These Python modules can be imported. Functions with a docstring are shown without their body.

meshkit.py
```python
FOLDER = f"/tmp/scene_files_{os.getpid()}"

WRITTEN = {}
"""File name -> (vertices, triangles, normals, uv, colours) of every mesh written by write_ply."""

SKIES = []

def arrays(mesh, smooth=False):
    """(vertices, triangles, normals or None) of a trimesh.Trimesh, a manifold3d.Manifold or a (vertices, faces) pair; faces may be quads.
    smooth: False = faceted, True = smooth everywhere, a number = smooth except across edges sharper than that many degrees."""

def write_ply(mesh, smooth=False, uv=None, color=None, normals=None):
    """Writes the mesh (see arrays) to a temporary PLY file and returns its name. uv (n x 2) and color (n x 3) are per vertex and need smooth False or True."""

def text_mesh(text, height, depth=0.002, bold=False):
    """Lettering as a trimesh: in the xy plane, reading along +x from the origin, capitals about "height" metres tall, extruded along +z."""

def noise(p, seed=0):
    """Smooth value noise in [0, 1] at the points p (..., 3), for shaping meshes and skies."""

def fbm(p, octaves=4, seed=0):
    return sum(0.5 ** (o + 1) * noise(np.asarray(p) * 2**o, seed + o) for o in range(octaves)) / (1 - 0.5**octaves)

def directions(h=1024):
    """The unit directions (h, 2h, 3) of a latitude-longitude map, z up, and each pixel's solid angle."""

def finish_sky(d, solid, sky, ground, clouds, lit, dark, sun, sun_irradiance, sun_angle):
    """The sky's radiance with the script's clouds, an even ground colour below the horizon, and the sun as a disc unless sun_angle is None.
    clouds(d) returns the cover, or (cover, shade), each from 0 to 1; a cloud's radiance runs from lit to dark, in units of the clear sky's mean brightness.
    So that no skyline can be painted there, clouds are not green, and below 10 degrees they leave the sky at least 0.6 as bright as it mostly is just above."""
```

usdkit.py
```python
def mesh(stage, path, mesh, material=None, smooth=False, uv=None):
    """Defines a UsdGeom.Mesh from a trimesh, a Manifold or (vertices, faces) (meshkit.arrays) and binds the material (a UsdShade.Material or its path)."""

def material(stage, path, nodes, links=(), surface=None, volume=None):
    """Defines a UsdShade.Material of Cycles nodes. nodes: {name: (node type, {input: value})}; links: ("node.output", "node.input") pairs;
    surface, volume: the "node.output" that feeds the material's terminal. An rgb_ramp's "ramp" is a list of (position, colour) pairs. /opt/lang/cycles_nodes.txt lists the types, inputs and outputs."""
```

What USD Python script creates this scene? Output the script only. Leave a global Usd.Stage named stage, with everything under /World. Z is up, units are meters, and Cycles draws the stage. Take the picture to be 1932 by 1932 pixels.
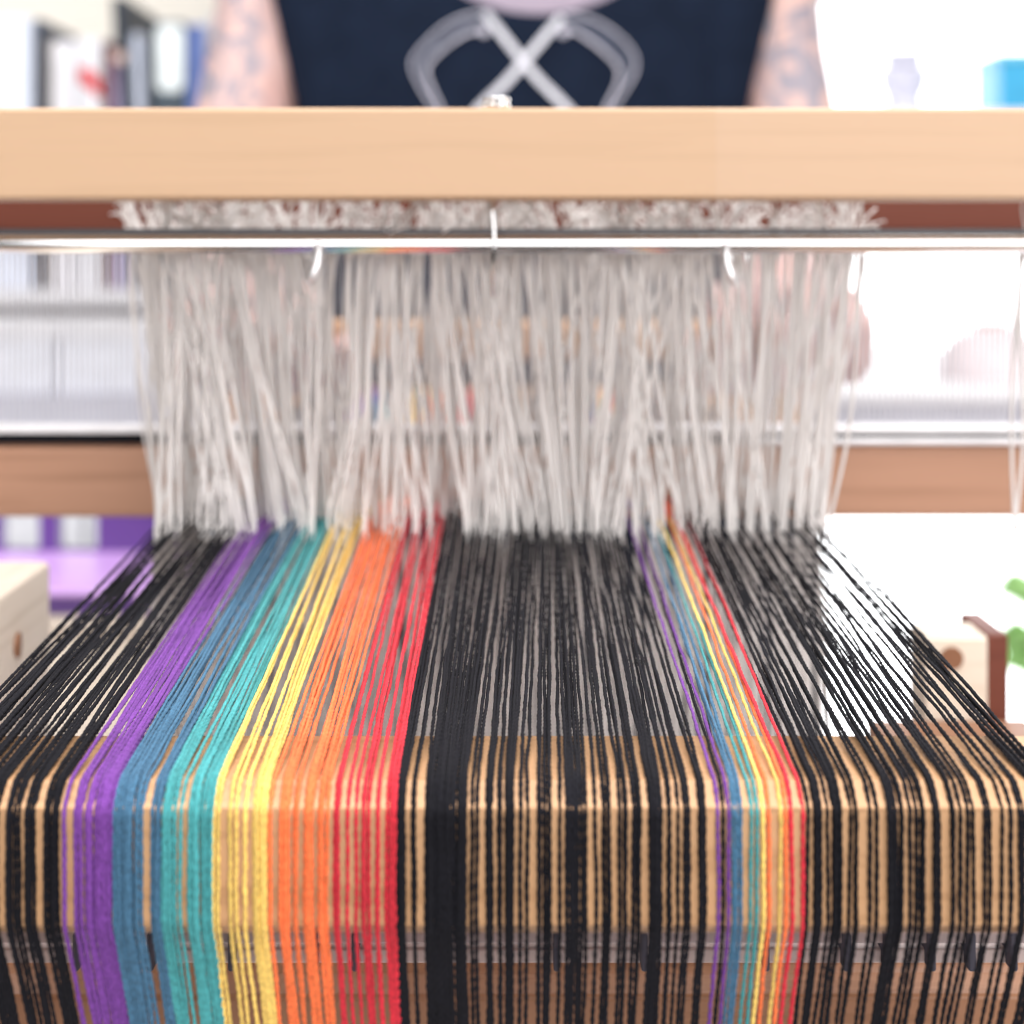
import math, random
import numpy as np, trimesh, manifold3d as m3
from shapely.geometry import Polygon, LineString, Point, box as sbox
from pxr import Usd, UsdGeom, UsdLux, UsdShade, Gf, Sdf
import usdkit, meshkit

random.seed(7)
rng = np.random.default_rng(7)
stage = Usd.Stage.CreateInMemory()
UsdGeom.SetStageUpAxis(stage, UsdGeom.Tokens.z)
UsdGeom.SetStageMetersPerUnit(stage, 1.0)
UsdGeom.Xform.Define(stage, '/World')
UsdGeom.Scope.Define(stage, '/World/Looks')

# ---------------------------------------------------------------- camera
H = 1.12                      # height of the lens above the floor
F, CX, HV = 3168.0, 966.0, 464.0   # lens measured on a 1932 grid; HV = the horizon row
cam = UsdGeom.Camera.Define(stage, '/World/camera')
cam.CreateHorizontalApertureAttr(24.0)
cam.CreateVerticalApertureAttr(24.0)
cam.CreateFocalLengthAttr(24.0 * F / 1932)
cam.CreateHorizontalApertureOffsetAttr(0.0)
cam.CreateVerticalApertureOffsetAttr(-24.0 * (966 - HV) / 1932)   # the lens is level and shifted
cam.CreateFStopAttr(5.8)
cam.CreateFocusDistanceAttr(0.42)
cam.CreateClippingRangeAttr(Gf.Vec2f(0.02, 100))
cam.CreateExposureAttr(0.36)
cam.AddTranslateOp().Set(Gf.Vec3d(0, 0, H))
cam.AddRotateXOp().Set(90.0)

# ---------------------------------------------------------------- lamps
def rect_light(name, pos, target, w, h, power, color=(1, 1, 1)):
    l = UsdLux.RectLight.Define(stage, '/World/' + name)
    l.CreateWidthAttr(w); l.CreateHeightAttr(h); l.CreateIntensityAttr(power); l.CreateColorAttr(Gf.Vec3f(*color))
    p, t = Gf.Vec3d(*pos), Gf.Vec3d(*target)
    m = Gf.Matrix4d().SetLookAt(p, t, Gf.Vec3d(0, 0.01, 1) if abs(pos[0] - target[0]) + abs(pos[1] - target[1]) > .05 else Gf.Vec3d(0, 1, 0)).GetInverse()
    l.AddTransformOp().Set(m)
    return l
rect_light('ceiling_lamp', (0.35, 0.2, 2.75), (0.35, 0.2, 0), 2.4, 2.0, 4.6, (1, .96, .95))  # unseen overhead source, placed to light the loom from above
rect_light('window_light', (0.85, -1.75, 1.70), (0.2, .6, 1.12), 3.8, 1.7, 2.9, (1, .97, .96))  # unseen source behind the camera, lights the bar and beam fronts and the rod
rect_light('rear_lamp', (-1.05, .80, 1.75), (-0.6, 2.0, 1.02), .9, .7, 4.0, (.92, .96, 1))  # out of view at the left, placed to brighten the bookshelf front

# ---------------------------------------------------------------- helpers
used = {}
def path_of(name, parent=None):
    base = (str(parent.GetPath()) if parent is not None else '/World') + '/' + name
    k = used.get(base, -1) + 1
    used[base] = k
    return base if k == 0 else '%s_%03d' % (base, k)
def obj(name, mesh, mat, parent=None, smooth=False):
    return usdkit.mesh(stage, path_of(name, parent), mesh, mat, smooth=smooth).GetPrim()
def tag(o, label=None, cat=None, group=None, kind=None):
    for k, v in (('label', label), ('category', cat), ('group', group), ('kind', kind)):
        if v: o.SetCustomDataByKey(k, v)
    return o
def thing(name, label, cat, loc=(0, 0, 0), group=None):
    x = UsdGeom.Xform.Define(stage, path_of(name))
    x.AddTranslateOp().Set(Gf.Vec3d(*map(float, loc)))
    THINGLOC[str(x.GetPrim().GetPath())] = np.array(loc, float)
    return tag(x.GetPrim(), label, cat, group)
THINGLOC = {}
def part(name, mesh, mat, parent, smooth=False):
    """mesh is in world coordinates; it is moved into the frame of its thing"""
    root = '/'.join(str(parent.GetPath()).split('/')[:3])
    o = THINGLOC.get(root, np.zeros(3))
    if hasattr(mesh, 'to_mesh'):
        mm = mesh.to_mesh(); mesh = trimesh.Trimesh(mm.vert_properties[:, :3], mm.tri_verts, process=False)
    if isinstance(mesh, tuple): mesh = (np.asarray(mesh[0]) - o, mesh[1])
    else:
        mesh = mesh.copy(); mesh.apply_translation(-o)
    return obj(name, mesh, mat, parent, smooth)
def at(u, v, d):
    return np.array([(u - CX) * d / F, d, H + (HV - v) * d / F])
def bx(x0, x1, y0, y1, z0, z1, r=0.0):
    if r <= 0:
        b = trimesh.creation.box((x1 - x0, y1 - y0, z1 - z0)); b.apply_translation(((x0 + x1) / 2, (y0 + y1) / 2, (z0 + z1) / 2)); return b
    pts = [m3.Manifold.sphere(r, 12).translate((x, y, z)) for x in (x0 + r, x1 - r) for y in (y0 + r, y1 - r) for z in (z0 + r, z1 - r)]
    h = m3.Manifold.batch_hull(pts).to_mesh()
    return trimesh.Trimesh(h.vert_properties[:, :3], h.tri_verts, process=False)
def prism_x(poly, x0, x1):
    """poly in (y, z), extruded along x"""
    m = trimesh.creation.extrude_polygon(poly, x1 - x0, engine='earcut')
    v = m.vertices.copy()
    m.vertices = np.c_[v[:, 2] + x0, v[:, 0], v[:, 1]]
    m.fix_normals(); return m
def prism_y(poly, y0, y1):
    """poly in (x, z), extruded along y"""
    m = trimesh.creation.extrude_polygon(poly, y1 - y0, engine='earcut')
    v = m.vertices.copy()
    m.vertices = np.c_[v[:, 0], v[:, 2] + y0, v[:, 1]]
    m.fix_normals(); return m
def tube(P, r, n=8, closed=False):
    P = np.asarray(P, float); k = len(P)
    T = np.gradient(P, axis=0); T /= np.linalg.norm(T, axis=1, keepdims=True)
    ref = np.array([1.0, 0.2, 0.1]) if abs(T[:, 0]).mean() < .8 else np.array([0, .3, 1.0])
    A = np.cross(T, ref); A /= np.linalg.norm(A, axis=1, keepdims=True)
    B = np.cross(T, A)
    th = np.arange(n) * 2 * np.pi / n
    r = np.broadcast_to(np.asarray(r, float), (k,))
    V = P[:, None] + r[:, None, None] * (np.cos(th)[None, :, None] * A[:, None] + np.sin(th)[None, :, None] * B[:, None])
    V = V.reshape(-1, 3); f = []
    i, j = np.meshgrid(np.arange(k - 1), np.arange(n), indexing='ij'); i = i.ravel(); j = j.ravel()
    a, b, c, d = i * n + j, i * n + (j + 1) % n, (i + 1) * n + (j + 1) % n, (i + 1) * n + j
    F_ = np.r_[np.c_[a, b, c], np.c_[a, c, d]]
    caps = [[0, q + 1, q] for q in range(1, n - 1)] + [[(k - 1) * n, (k - 1) * n + q, (k - 1) * n + q + 1] for q in range(1, n - 1)]
    return trimesh.Trimesh(V, np.r_[F_, np.array(caps)], process=False)
def rod_x(y, z, r, x0, x1, n=24):
    return tube([[x, y, z] for x in np.linspace(x0, x1, 6)], r, n)
cat = trimesh.util.concatenate

# ---------------------------------------------------------------- materials
def lin(r, g, b):
    return tuple(((c / 255 + .055) / 1.055) ** 2.4 if c > 10 else c / 255 / 12.92 for c in (r, g, b))
def mat(name, nodes, links, **k):
    return usdkit.material(stage, '/World/Looks/' + name, nodes, links, **k)
def plain(name, c, rough=.6, spec=.4, var=.08, scale=60, metallic=0.0, bump=.1, **extra):
    c = np.array(c)
    return mat(name, {'t': ('texture_coordinate', {}), 'n': ('noise_texture', {'scale': scale, 'detail': 4}),
        'r': ('rgb_ramp', {'ramp': [(.3, tuple(c * (1 - var))), (.7, tuple(np.minimum(c * (1 + var), 1)))]}),
        'b': ('bump', {'strength': bump, 'distance': .001}),
        'p': ('principled_bsdf', {'roughness': rough, 'specular_ior_level': spec, 'metallic': metallic, **extra})},
        [('t.object', 'n.vector'), ('n.fac', 'r.fac'), ('r.color', 'p.base_color'), ('n.fac', 'b.height'), ('b.normal', 'p.normal')], surface='p.BSDF')
def wood(name, c0, c1, rough=.45, seed=0.0, grain=1.0, axis='x', spec=.35, soft=.55):
    s = {'x': (1.2, 22, 22), 'z': (22, 22, 1.2), 'y': (22, 1.2, 22)}[axis]
    s2 = {'x': (9, 330, 330), 'z': (330, 330, 9), 'y': (330, 9, 330)}[axis]
    return mat(name, {'t': ('geometry', {}),
        'm': ('mapping', {'scale': tuple(q * grain for q in s), 'location': (seed, seed * 1.7, seed * .6)}), 'm2': ('mapping', {'scale': s2}),
        'n': ('noise_texture', {'scale': 1.0, 'detail': 5, 'roughness': .6, 'distortion': .6}),
        'n2': ('noise_texture', {'scale': 1.0, 'detail': 2}),
        'r': ('rgb_ramp', {'ramp': [(.28, c1), (.55, tuple(np.array(c0) * .5 + np.array(c1) * .5)), (.75, c0)]}),
        'r2': ('rgb_ramp', {'ramp': [(.32, (.72, .68, .62)), (.46, (1, 1, 1))]}),
        'x': ('mix', {'mix_type': 'multiply', 'fac': soft}),
        'b': ('bump', {'strength': .15, 'distance': .0004}),
        'p': ('principled_bsdf', {'roughness': rough, 'specular_ior_level': spec})},
        [('t.position', 'm.vector'), ('t.position', 'm2.vector'), ('m.vector', 'n.vector'), ('m2.vector', 'n2.vector'), ('n.fac', 'r.fac'), ('n2.fac', 'r2.fac'),
         ('r.color', 'x.color1'), ('r2.color', 'x.color2'), ('x.color', 'p.base_color'), ('n2.fac', 'b.height'), ('b.normal', 'p.normal')], surface='p.BSDF')
def yarn(name, c, sheen=.25):
    c = np.array(c)
    return mat(name, {'o': ('object_info', {}), 'g': ('geometry', {}), 'n': ('noise_texture', {'scale': 900, 'detail': 3}), 'n2': ('noise_texture', {'scale': 70, 'detail': 2}),
        'r': ('rgb_ramp', {'ramp': [(.3, tuple(c * .78)), (.7, tuple(np.minimum(c * 1.18, 1)))]}),
        'v': ('map_range', {'from_min': 0, 'from_max': 1, 'to_min': .86, 'to_max': 1.12}),
        'w': ('map_range', {'from_min': .3, 'from_max': .7, 'to_min': .9, 'to_max': 1.1}),
        'mm': ('math', {'math_type': 'multiply'}),
        'h': ('hsv', {}), 'b': ('bump', {'strength': .6, 'distance': .0003}),
        'p': ('principled_bsdf', {'roughness': .85, 'specular_ior_level': .2, 'sheen_weight': sheen, 'sheen_roughness': .5, 'sheen_tint': tuple(np.minimum(c * .6 + .3, 1))})},
        [('g.position', 'n.vector'), ('g.position', 'n2.vector'), ('n.fac', 'r.fac'), ('r.color', 'h.color'), ('o.random', 'v.value'), ('n2.fac', 'w.value'), ('v.result', 'mm.value1'), ('w.result', 'mm.value2'), ('mm.value', 'h.value'),
         ('h.color', 'p.base_color'), ('n.fac', 'b.height'), ('b.normal', 'p.normal')], surface='p.BSDF')
def glow(name, c, s):
    return mat(name, {'e': ('emission', {'color': c, 'strength': s})}, [], surface='e.emission')

YARN = {'black': yarn('yarn_black', (.007, .007, .011), .05), 'purple': yarn('yarn_purple', (.175, .052, .30)), 'blue': yarn('yarn_blue', (.062, .165, .275)),
        'teal': yarn('yarn_teal', (.065, .33, .345)), 'yellow': yarn('yarn_yellow', (.88, .60, .16)), 'orange': yarn('yarn_orange', (.86, .185, .06)), 'red': yarn('yarn_red', (.62, .03, .05))}
HED = mat('heddle_cord', {'o': ('object_info', {}), 'v': ('map_range', {'from_min': 0, 'from_max': 1, 'to_min': .94, 'to_max': 1.04}), 'h': ('hsv', {'color': (.95, .93, .915)}),
    'g': ('geometry', {}), 'n': ('noise_texture', {'scale': 1400, 'detail': 2}), 'b': ('bump', {'strength': .5, 'distance': .0003}),
    'p': ('principled_bsdf', {'roughness': .8, 'specular_ior_level': .2}), 't': ('translucent_bsdf', {}), 'm': ('mix_closure', {'fac': .30})},
    [('o.random', 'v.value'), ('v.result', 'h.value'), ('h.color', 'p.base_color'), ('h.color', 't.color'), ('g.position', 'n.vector'), ('n.fac', 'b.height'), ('b.normal', 'p.normal'), ('p.BSDF', 'm.closure1'), ('t.BSDF', 'm.closure2')], surface='m.closure')
BEAM = wood('beam_wood', (.66, .41, .23), (.53, .30, .15), seed=3)
BARW = wood('bar_wood', (.64, .44, .285), (.605, .41, .26), seed=11, grain=.8, soft=.15)
BARW2 = wood('bar_wood_pale', (.65, .455, .31), (.62, .43, .285), seed=21, grain=.8, soft=.15)
BEAT = wood('beater_wood', (.50, .28, .185), (.45, .245, .155), seed=5)
CAPW = wood('shaded_cap_wood', (.20, .060, .038), (.165, .046, .028), seed=8)  # beater wood darkened for the shade on the cap; reused on the side post
DARKW = wood('dark_wood', (.36, .18, .10), (.26, .12, .065), seed=15)
PALEW = wood('pale_wood', (.92, .83, .72), (.88, .77, .64), seed=17, axis='y')
PALEWX = wood('pale_wood_end', (.90, .82, .70), (.87, .77, .63), seed=19)
CHROME = plain('chrome', (.85, .86, .87), .12, .5, .03, metallic=1.0, bump=.02)
STEEL = plain('dark_steel', (.30, .31, .33), .3, .5, .06, metallic=1.0, bump=.03)
DENT = plain('reed_steel', (.60, .60, .64), .45, .5, .05, metallic=.3, bump=.02)
BLACKM = plain('reed_gap_black', (.02, .022, .03), .8, .2)
WHITE = plain('white_paint', (.82, .82, .84), .5)
LAV = plain('grey_table', (.52, .52, .60), .5)
CREAM = plain('cream_wall', (.78, .74, .66), .8, .2, .03, 8)
FLOORM = plain('floor_grey', (.52, .50, .48), .6, .3, .1, 12)

# ================================================================ THE SETTING
def struct(name, mesh, m):
    return tag(obj(name, mesh, m), kind='structure')
struct('floor', bx(-3.2, 3.2, -2.6, 3.1, -.05, 0), FLOORM)
struct('wall_back', bx(-3.2, -.03, 2.75, 2.85, 0, 2.9), CREAM)

# bright window behind the weaver, right of the bookshelf: overexposed daylight
win = thing('window', 'tall overexposed white window filling the right of the background', 'window', (1.2, 2.75, 0.1))
part('pane', bx(.04, 2.40, 2.78, 2.785, .12, 2.75), glow('daylight', (.97, .985, 1.0), 3.4), win)
part('frame', cat([bx(-.03, .04, 2.74, 2.82, .05, 2.82), bx(2.40, 2.47, 2.74, 2.82, .05, 2.82), bx(.04, 2.40, 2.74, 2.82, 2.75, 2.82), bx(.04, 2.40, 2.74, 2.82, .05, .12)]), WHITE, win)

# worktable that carries the loom
tb = thing('work_table', 'pale topped wooden table that carries the loom', 'table', (0, .7, 0))
TZ = H - .34
part('tabletop', bx(-.75, .75, .27, 1.13, TZ - .035, TZ, .006), plain('pale_bounce_top', (.74, .72, .75), .35, .5), tb, 30)  # top kept pale to bounce light up under the warp and lower heddles
for sx in (-.68, .68):
    for sy in (.33, 1.07):
        part('leg', bx(sx - .03, sx + .03, sy - .03, sy + .03, 0, TZ - .035), DARKW, tb)

# ================================================================ THE LOOM
loom = thing('table_loom', 'wooden table loom with chrome rods, steel reed and pale beams', 'loom', (0, .5, TZ))
zt = lambda v, d: H + (HV - v) * d / F
# back beam: top back edge, rounded top front edge, flat front
zb, zbot = H - .1165, zt(1746, .36)
beam_poly = Polygon([(.400, zb), (.3665, zb - .0001), (.3600, zt(1524, .36)), (.3600, zbot), (.3635, zbot - .003), (.400, zbot - .003)]).buffer(-.0009).buffer(.0009, quad_segs=4)
part('back_beam', prism_x(beam_poly, -.27, .27), BEAM, loom, 30)
# top bar of the castle: two glued lengths
def bar_poly(d0, d1, v0, v1, r=.0016):
    z1, z0 = zt(v0, d0), zt(v1, d0)
    return Polygon([(d0, z0), (d1, z0), (d1, z1), (d0, z1)]).buffer(-r).buffer(r, quad_segs=4)
xs = (1350 - CX) * .55 / F
part('castle_bar', prism_x(bar_poly(.55, .585, 203, 376), -.30, xs), BARW, loom, 30)
part('castle_bar', prism_x(bar_poly(.55, .585, 203, 376), xs + .00003, .30), BARW2, loom, 30)
# screw with washer on top of the bar, wire down to the rod
c = at(935, 203, .553); zc = c[2]
def ring(c, R, r, n=28, axis='z', sq=1.0):
    th = np.linspace(0, 2 * np.pi, n)
    if axis == 'z': P = np.c_[c[0] + R * np.cos(th), c[1] + R * np.sin(th), np.full(n, c[2])]
    else: P = np.c_[c[0] + R * np.cos(th), np.full(n, c[1]), c[2] + sq * R * np.sin(th)]
    return tube(P, r, 8)
hook = part('screw_eye', cat([ring((c[0], .560, zc + .0010), .0040, .0010), ring((c[0] + .0003, .560, zc + .0031), .0036, .0009)]), CHROME, loom, 40)
part('screw_head', trimesh.creation.cylinder(.0026, .003, 20, transform=trimesh.transformations.translation_matrix((c[0] + .0016, .560, zc + .0015))), CHROME, hook, 40)
wx = (930 - CX) * .566 / F
part('support_wire', tube([(wx, .566, zt(360, .566)), (wx - .0001, .5655, zt(400, .566)), (wx + .0003, .5648, zt(430, .566)), (wx + .0004, .5642, zt(452, .566)), (wx + .0003, .5645, zt(482, .566)), (wx, .5655, zt(510, .566)), (wx, .568, zt(560, .566))], .00085, 10), CHROME, loom, True)
# chrome heddle rod right across the picture, and the darker rods of the shafts behind it
pr = Polygon([(.0019 * math.cos(t), .0031 * math.sin(t)) for t in np.linspace(0, 2 * np.pi, 49)[:-1]])
from shapely import affinity
pr = affinity.translate(affinity.rotate(pr, -1.5, origin=(0, 0)), .5695, zt(460.5, .57))
part('chrome_rod', prism_x(pr, -.31, .31), CHROME, loom, 35)
SH = [.584, .600, .616, .632]
part('shaft_rod', prism_x(bar_poly(.578, .5815, 431, 449, .0004), -.31, .31), plain('shaft_paint', (.075, .075, .085), .35, .5), loom, 30)
for q, d in enumerate(SH[1:]):
    part('shaft_rod', rod_x(d, zt(452 + 2 * q, d), .0016, -.30, .30, 12), STEEL, loom, True)
for d in SH:
    part('lower_shaft_rod', rod_x(d, H - .205, .0018, -.20, .20, 12), STEEL, loom, True)
# small bright hooks hanging from the rod
for hx, vt in ((592, 480), (1378, 482)):
    c = at(hx, vt, .566)
    s = 1 if hx < 900 else -1
    c[0] += s * .0002
    P = [(c[0] + s * .0012, .5650, c[2] + .004), (c[0] + s * .0014, .5660, c[2] + .0005), (c[0] + s * .0010, .5655, c[2] - .003), (c[0] - s * .0002, .5652, c[2] - .0065), (c[0] - s * .0012, .5652, c[2] - .0088), (c[0] - s * .0013, .5652, c[2] - .0105)]
    h = part('hook', tube(P, [.0008, .0014, .0020, .0021, .0017, .0007], 10), plain('bright_nickel%d' % hx, (.95, .95, .96), .35, .5, .02, metallic=.7), loom, True)
    part('hook_ring', ring((c[0] + s * .0009, .5653, c[2] - .002), .0016, .0005, 20, 'y', 1.7), CHROME, h, True)
# beater: cap, steel reed, lower rail
part('beater_cap', prism_x(bar_poly(.676, .70, 340, 437, .002), -.34, .34), CAPW, loom, 30)
part('beater_rail', prism_x(bar_poly(.672, .70, 842, 977, .003), -.30, .30), BEAT, loom, 30)
part('beater_lip', prism_x(bar_poly(.6705, .688, 806, 818, .0005), -.30, .30), WHITE, loom, 30)
part('reed_groove', bx(-.30, .30, .681, .69, zt(842, .681), zt(816, .681)), BLACKM, loom)  # black strip standing in for the dark of the gap under the lip
part('reed_cord', rod_x(.6700, zt(833, .670), .0013, .10, .30, 10), WHITE, loom, True)
reed = part('reed_spine', cat([rod_x(.684, zt(446, .684), .0016, -.30, .30, 10)]), DENT, loom, True)
sp = 10.6 * .684 / F
nd = int(.22 / sp)
for k in range(-nd, nd + 1):
    x = k * sp + rng.normal(0, .00005)
    part('dent', bx(x - .00031, x + .00031, .6835, .6847, zt(838, .684), zt(432, .684)), DENT, reed)
# breast beam at the weaver's side
part('breast_beam', bx(-.19, .19, 1.085, 1.12, H - .135, H - .0935, .004), BEAM, loom, 30)
# side frames
railz = H - .1157
left = part('side_frame', prism_y(Polygon([(-.1985, TZ + .0), (-.1695, TZ + .0), (-.1695, railz), (-.1985, railz)]).buffer(-.002).buffer(.002), .33, .615), PALEW, loom, 30)
hc = at(25, 1217, .565); 
part('peg_hole', tube([(-.1700, .575, zt(1217, .575)), (-.1685, .5752, zt(1217, .575))], .0042, 18), DARKW, left)
r0 = at(1748, 1205, .60); r1 = at(1863, 1205, .60)
right = part('side_frame', prism_x(bar_poly(.60, .625, 1203, 1420, .0015), r0[0], r1[0]), PALEWX, loom, 30)
hp = at(1797, 1243, .5985)
part('peg_hole', tube([hp, hp + np.array([0, .002, 0])], .0040, 18), DARKW, right)
part('side_post', bx(r1[0] + .0005, at(1908, 0, .60)[0], .603, .64, zt(1430, .60), zt(1201, .60), .0012), CAPW, loom, 30)
part('base_board', bx(at(1610, 0, .62)[0], at(1900, 0, .62)[0], .565, .597, TZ, zt(1352, .60), .002), DARKW, loom, 30)
part('foot', bx(-.22, -.165, .33, 1.11, TZ, TZ + .02), DARKW, loom)
part('foot', bx(.165, .22, .33, .56, TZ, TZ + .02), DARKW, loom)
# under the back beam: two flat apron sticks tied with dark cords, and the wooden warp beam
part('apron_stick', prism_x(bar_poly(.400, .404, 1759, 1781, .0006), -.26, .26), plain('stick_grey', (.46, .38, .38), .4, .5), loom, 30)
part('apron_stick', prism_x(bar_poly(.402, .407, 1791, 1818, .0006), -.26, .26), plain('stick_pink', (.56, .46, .44), .4, .5), loom, 30)
for u in (145, 285, 437, 593, 670, 842, 1050, 1215, 1445, 1597, 1674, 1757, 1832, 1911):
    c = at(u, 1790, .399)
    w = .00045 if u < 1500 else .0009
    part('apron_cord', bx(c[0] - w, c[0] + w, .3975, .4085, zt(1826, .40), zt(1754, .40), .0006), plain('cord_slate%d' % u, (.09, .09, .12), .8, .2), loom, 40)
wb = Polygon([(.415, zt(1835, .415)), (.408, zt(1880, .408)), (.410, zt(2010, .41)), (.455, zt(2010, .41)), (.47, zt(1900, .415)), (.455, zt(1835, .415))]).buffer(-.002).buffer(.002, quad_segs=4)
part('warp_beam', prism_x(wb, -.24, .24), wood('warp_beam_wood', (.42, .22, .125), (.33, .16, .085), seed=33, rough=.35), loom, 30)
part('apron_board', bx(-.24, .24, .43, .436, zt(1835, .43), zt(1748, .43)), DARKW, loom)

# ================================================================ WARP THREADS
def r5(*X): return [x / 3.864 * .9928 for x in X]
def r6(*X): return [(480 + x / 3.864) * .9928 for x in X]
def r7(*X): return [(960 + x / 3.864) * .9928 for x in X]
def r8(*X): return [(1446 + x / 3.864) * .9928 for x in X]
RT = .00042
seq = []
def add(col, sect, us): seq.extend((u, col, sect) for u in us)
offl = []
u = -12.0
while u > -185:
    offl.append(u); u -= random.choice([7.2, 7.6, 8.2, 9, 11, 17])
add('black', 'left', sorted(offl))
add('black', 'left', r5(-20, 58, 84, 116, 148, 198, 228, 256, 338, 366, 396, 426))
add('purple', 'wide', r5(470, 560, 592, 645, 672, 704, 732, 762, 790, 815))
add('blue', 'wide', r5(840, 866, 892, 918, 944, 970, 1000, 1046, 1120, 1148, 1176))
add('teal', 'wide', r5(1202, 1228, 1254, 1282, 1325, 1392, 1420, 1446, 1484, 1520, 1544))
add('yellow', 'wide', r5(1568, 1606, 1692, 1738, 1802, 1868, 1908) + r6(18, 62, 96))
add('orange', 'wide', r6(132, 206, 232, 258, 312, 390, 416, 442, 494, 520, 546))
add('red', 'wide', r6(610, 694, 758, 816, 852, 914, 988, 1010, 1032))
add('black', 'middle', r6(1056, 1082, 1106, 1180, 1270, 1294, 1318, 1342, 1366, 1390, 1414, 1438, 1462, 1486, 1510, 1534, 1554, 1608, 1648, 1728, 1756, 1812, 1868, 1904))
add('black', 'middle', r7(10, 42, 112, 160, 246, 290, 318, 402, 456, 482, 508, 536, 562, 592, 664, 726, 756, 846, 878, 944, 976, 1066, 1094, 1120, 1146, 1202, 1270, 1314, 1348, 1430, 1466))
add('purple', 'narrow', r7(1562)); add('black', 'narrow', r7(1602)); add('purple', 'narrow', r7(1640))
add('blue', 'narrow', r7(1672, 1700, 1728)); add('teal', 'narrow', r7(1802, 1846))
add('yellow', 'narrow', r8(18)); add('orange', 'narrow', r8(62)); add('yellow', 'narrow', r8(140)); add('orange', 'narrow', r8(182)); add('red', 'narrow', r8(226, 304))
add('black', 'right', r8(340, 396, 424, 488, 532, 570, 652, 692, 802, 850, 932, 962, 990, 1020, 1096, 1136, 1180, 1272, 1306, 1402, 1462, 1510, 1560, 1640, 1676, 1766, 1830, 1900, 1924))
add('black', 'right', [1955, 1966, 1983, 1996, 2004])
full = []
for (u, col, sect) in seq:
    full.append((u, col, sect, 0.0))
    if sect != 'narrow' and rng.random() < (.44 if col == 'black' else .55):
        full.append((u + (rng.uniform(1.2, 2.6) if col == 'black' else rng.uniform(2.2, 4.2)), col, sect, RT * 1.3))      # a thread riding half over its neighbour
RIDE = [f[3] for f in full]
seq = [f[:3] for f in full]
N = len(seq)
LABEL = {('black', 'left'): 'black cotton warp thread left of the purple stripe', ('purple', 'wide'): 'purple warp thread in the wide stripe between black and blue',
    ('blue', 'wide'): 'slate blue warp thread in the wide stripe beside the teal', ('teal', 'wide'): 'turquoise warp thread in the wide stripe beside the yellow',
    ('yellow', 'wide'): 'yellow warp thread in the wide stripe beside the orange', ('orange', 'wide'): 'orange warp thread in the wide stripe beside the red',
    ('red', 'wide'): 'red warp thread in the wide stripe beside the middle black', ('black', 'middle'): 'black cotton warp thread between the wide and narrow rainbow stripes',
    ('purple', 'narrow'): 'purple warp thread at the left edge of the narrow rainbow', ('black', 'narrow'): 'single black warp thread between the two purple threads of the narrow rainbow',
    ('blue', 'narrow'): 'slate blue warp thread in the narrow rainbow stripe', ('teal', 'narrow'): 'turquoise warp thread in the narrow rainbow stripe',
    ('orange', 'narrow'): 'orange warp thread in the narrow rainbow stripe', ('yellow', 'narrow'): 'yellow warp thread in the narrow rainbow stripe',
    ('red', 'narrow'): 'red warp thread at the right edge of the narrow rainbow', ('black', 'right'): 'black cotton warp thread right of the narrow rainbow'}
DB = .360
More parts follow.
